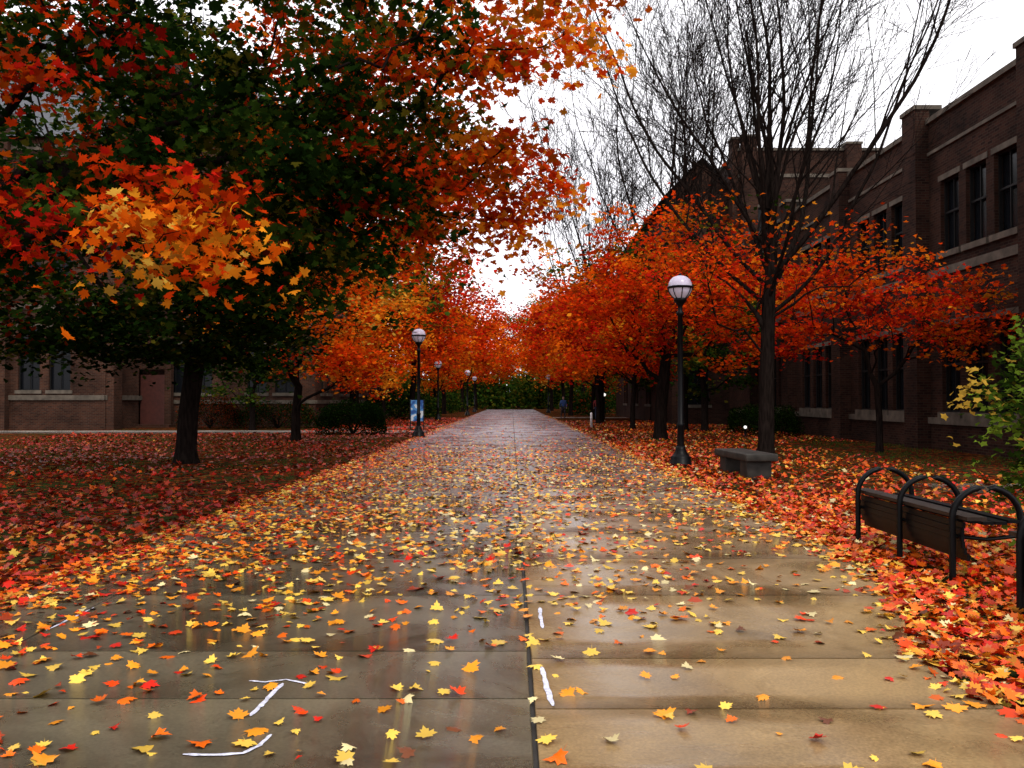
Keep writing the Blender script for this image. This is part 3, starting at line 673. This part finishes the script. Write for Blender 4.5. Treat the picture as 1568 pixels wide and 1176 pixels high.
e=empty('banner_sign',(-4.75,42.5,0)); b=MB()
b.box((0,0,0),(1,0,0),(0,1,0),-.36,-.31,-.03,.03,0,1.55); b.box((0,0,0),(1,0,0),(0,1,0),.31,.36,-.03,.03,0,1.55); b.make('posts',M_frame,e)
b=MB(); b.box((0,0,0),(1,0,0),(0,1,0),-.31,.31,-.015,.015,.45,1.5)
m,nt,out=newmat('banner_print'); tc=N(nt,'ShaderNodeTexCoord'); nz=N(nt,'ShaderNodeTexNoise',Scale=3.0,Detail=1.0); nt.links.new(tc.outputs['Object'],nz.inputs['Vector'])
rp=ramp(nt,[(0,(.01,.06,.22)),(.46,(.05,.18,.4)),(.56,(.45,.5,.55))],'CONSTANT'); nt.links.new(nz.outputs['Fac'],rp.inputs[0]); p=N(nt,'ShaderNodeBsdfPrincipled',Roughness=.4); nt.links.new(rp.outputs[0],p.inputs['Base Color']); nt.links.new(p.outputs[0],out.inputs[0])
b.make('panel',m,e)

def person(x,y,rot,top,legs):
    e=empty('pedestrian',(x,y,0),rot)
    def sk(name,verts,edges,rads,mat):
        me=bpy.data.meshes.new(name); me.from_pydata(verts,edges,[]); me.materials.append(mat); o=obj(name,me,e)
        o.modifiers.new('s','SKIN'); 
        for i,r in enumerate(rads): me.skin_vertices[0].data[i].radius=(r,r*.8)
        me.skin_vertices[0].data[0].use_root=True
        m=o.modifiers.new('ss','SUBSURF'); m.levels=1; m.render_levels=1
    sk('torso_and_arms',[(0,0,.95),(0,0,1.15),(0,-.01,1.38),(0,0,1.5),(.2,0,1.42),(.25,.03,1.15),(.24,-.1,.93),(-.2,0,1.42),(-.25,-.03,1.15),(-.24,.08,.92)],[(0,1),(1,2),(2,3),(2,4),(4,5),(5,6),(2,7),(7,8),(8,9)],[.16,.15,.18,.08,.075,.055,.04,.075,.055,.04],top)
    sk('legs',[(0,0,.95),(.1,0,.88),(.11,-.1,.5),(.11,-.02,.1),(.11,-.16,.04),(-.1,0,.88),(-.11,.1,.5),(-.11,.28,.14),(-.11,.18,.05)],[(0,1),(1,2),(2,3),(3,4),(0,5),(5,6),(6,7),(7,8)],[.14,.1,.07,.05,.04,.1,.07,.05,.04],legs)
    skin=simple('skin',(.45,.27,.19),.6)
    sk('head_and_neck',[(0,0,1.5),(0,-.01,1.58),(0,-.02,1.66),(0,-.01,1.74)],[(0,1),(1,2),(2,3)],[.055,.075,.1,.07],skin)
    sk('hair',[(0,.03,1.66),(0,.03,1.73),(0,.0,1.78)],[(0,1),(1,2)],[.09,.1,.07],simple('hair',(.03,.02,.015),.6))
    for s in (1,-1):
        hx=.24*s; hy=-.1 if s>0 else .08
        sk('hand_%d'%(1 if s>0 else 2),[(hx,hy,.92),(hx,hy-.01,.85)]+[(hx,hy-.03+.02*i,.79-.008*(i%3)) for i in range(4)]+[(hx-.03*s,hy-.05,.86)],[(0,1),(1,2),(1,3),(1,4),(1,5),(0,6)],[.03,.032,.009,.009,.009,.009,.01],skin)
person(4.1,68,R(10),simple('blue_jacket',(.03,.08,.25),.7),simple('dark_trousers',(.02,.02,.03),.7))
person(6.6,66,R(170),simple('red_jacket',(.3,.03,.03),.7),simple('jeans',(.04,.06,.12),.7))

# ------------------------------------------------------------------ world, sun, camera
w=bpy.data.worlds.new('World'); scene.world=w; w.use_nodes=True; nt=w.node_tree; nt.nodes.clear()
out=nt.nodes.new('ShaderNodeOutputWorld'); bg=nt.nodes.new('ShaderNodeBackground'); bg.inputs[1].default_value=.15
sky=nt.nodes.new('ShaderNodeTexSky'); sky.sky_type='NISHITA'; sky.sun_disc=False; sky.sun_elevation=R(50); sky.sun_rotation=R(160); sky.dust_density=3
tc=nt.nodes.new('ShaderNodeTexCoord'); nz=N(nt,'ShaderNodeTexNoise',Scale=2.0,Detail=3.0); nt.links.new(tc.outputs['Generated'],nz.inputs['Vector'])
cr=ramp(nt,[(.3,(.92,.90,.95)),(.7,(1.0,.98,1.0))]); nt.links.new(nz.outputs['Fac'],cr.inputs[0])
ml=N(nt,'ShaderNodeVectorMath',operation='SCALE'); nt.links.new(cr.outputs[0],ml.inputs[0]); ml.inputs['Scale'].default_value=11.
mx=N(nt,'ShaderNodeMix',data_type='RGBA'); mx.inputs[0].default_value=.92
nt.links.new(sky.outputs[0],mx.inputs[6]); nt.links.new(ml.outputs[0],mx.inputs[7]); nt.links.new(mx.outputs[2],bg.inputs[0]); nt.links.new(bg.outputs[0],out.inputs[0])
sd=bpy.data.lights.new('sun','SUN'); sd.energy=1.5; sd.angle=R(12); sd.color=(1,.93,.82); so=link(bpy.data.objects.new('sun',sd))
az=R(160); el=R(50); d=Vector((math.sin(az)*math.cos(el),math.cos(az)*math.cos(el),math.sin(el))); so.rotation_euler=d.to_track_quat('Z','Y').to_euler()
cd=bpy.data.cameras.new('camera'); cd.lens=29.85; cd.sensor_width=36; cd.clip_end=3000; cd.clip_start=.05
co=link(bpy.data.objects.new('camera',cd)); co.location=(0,0,1.52); co.rotation_euler=(R(90+1.06),0,0); scene.camera=co
scene.view_settings.view_transform='Standard'; scene.view_settings.look='None'; scene.view_settings.exposure=0
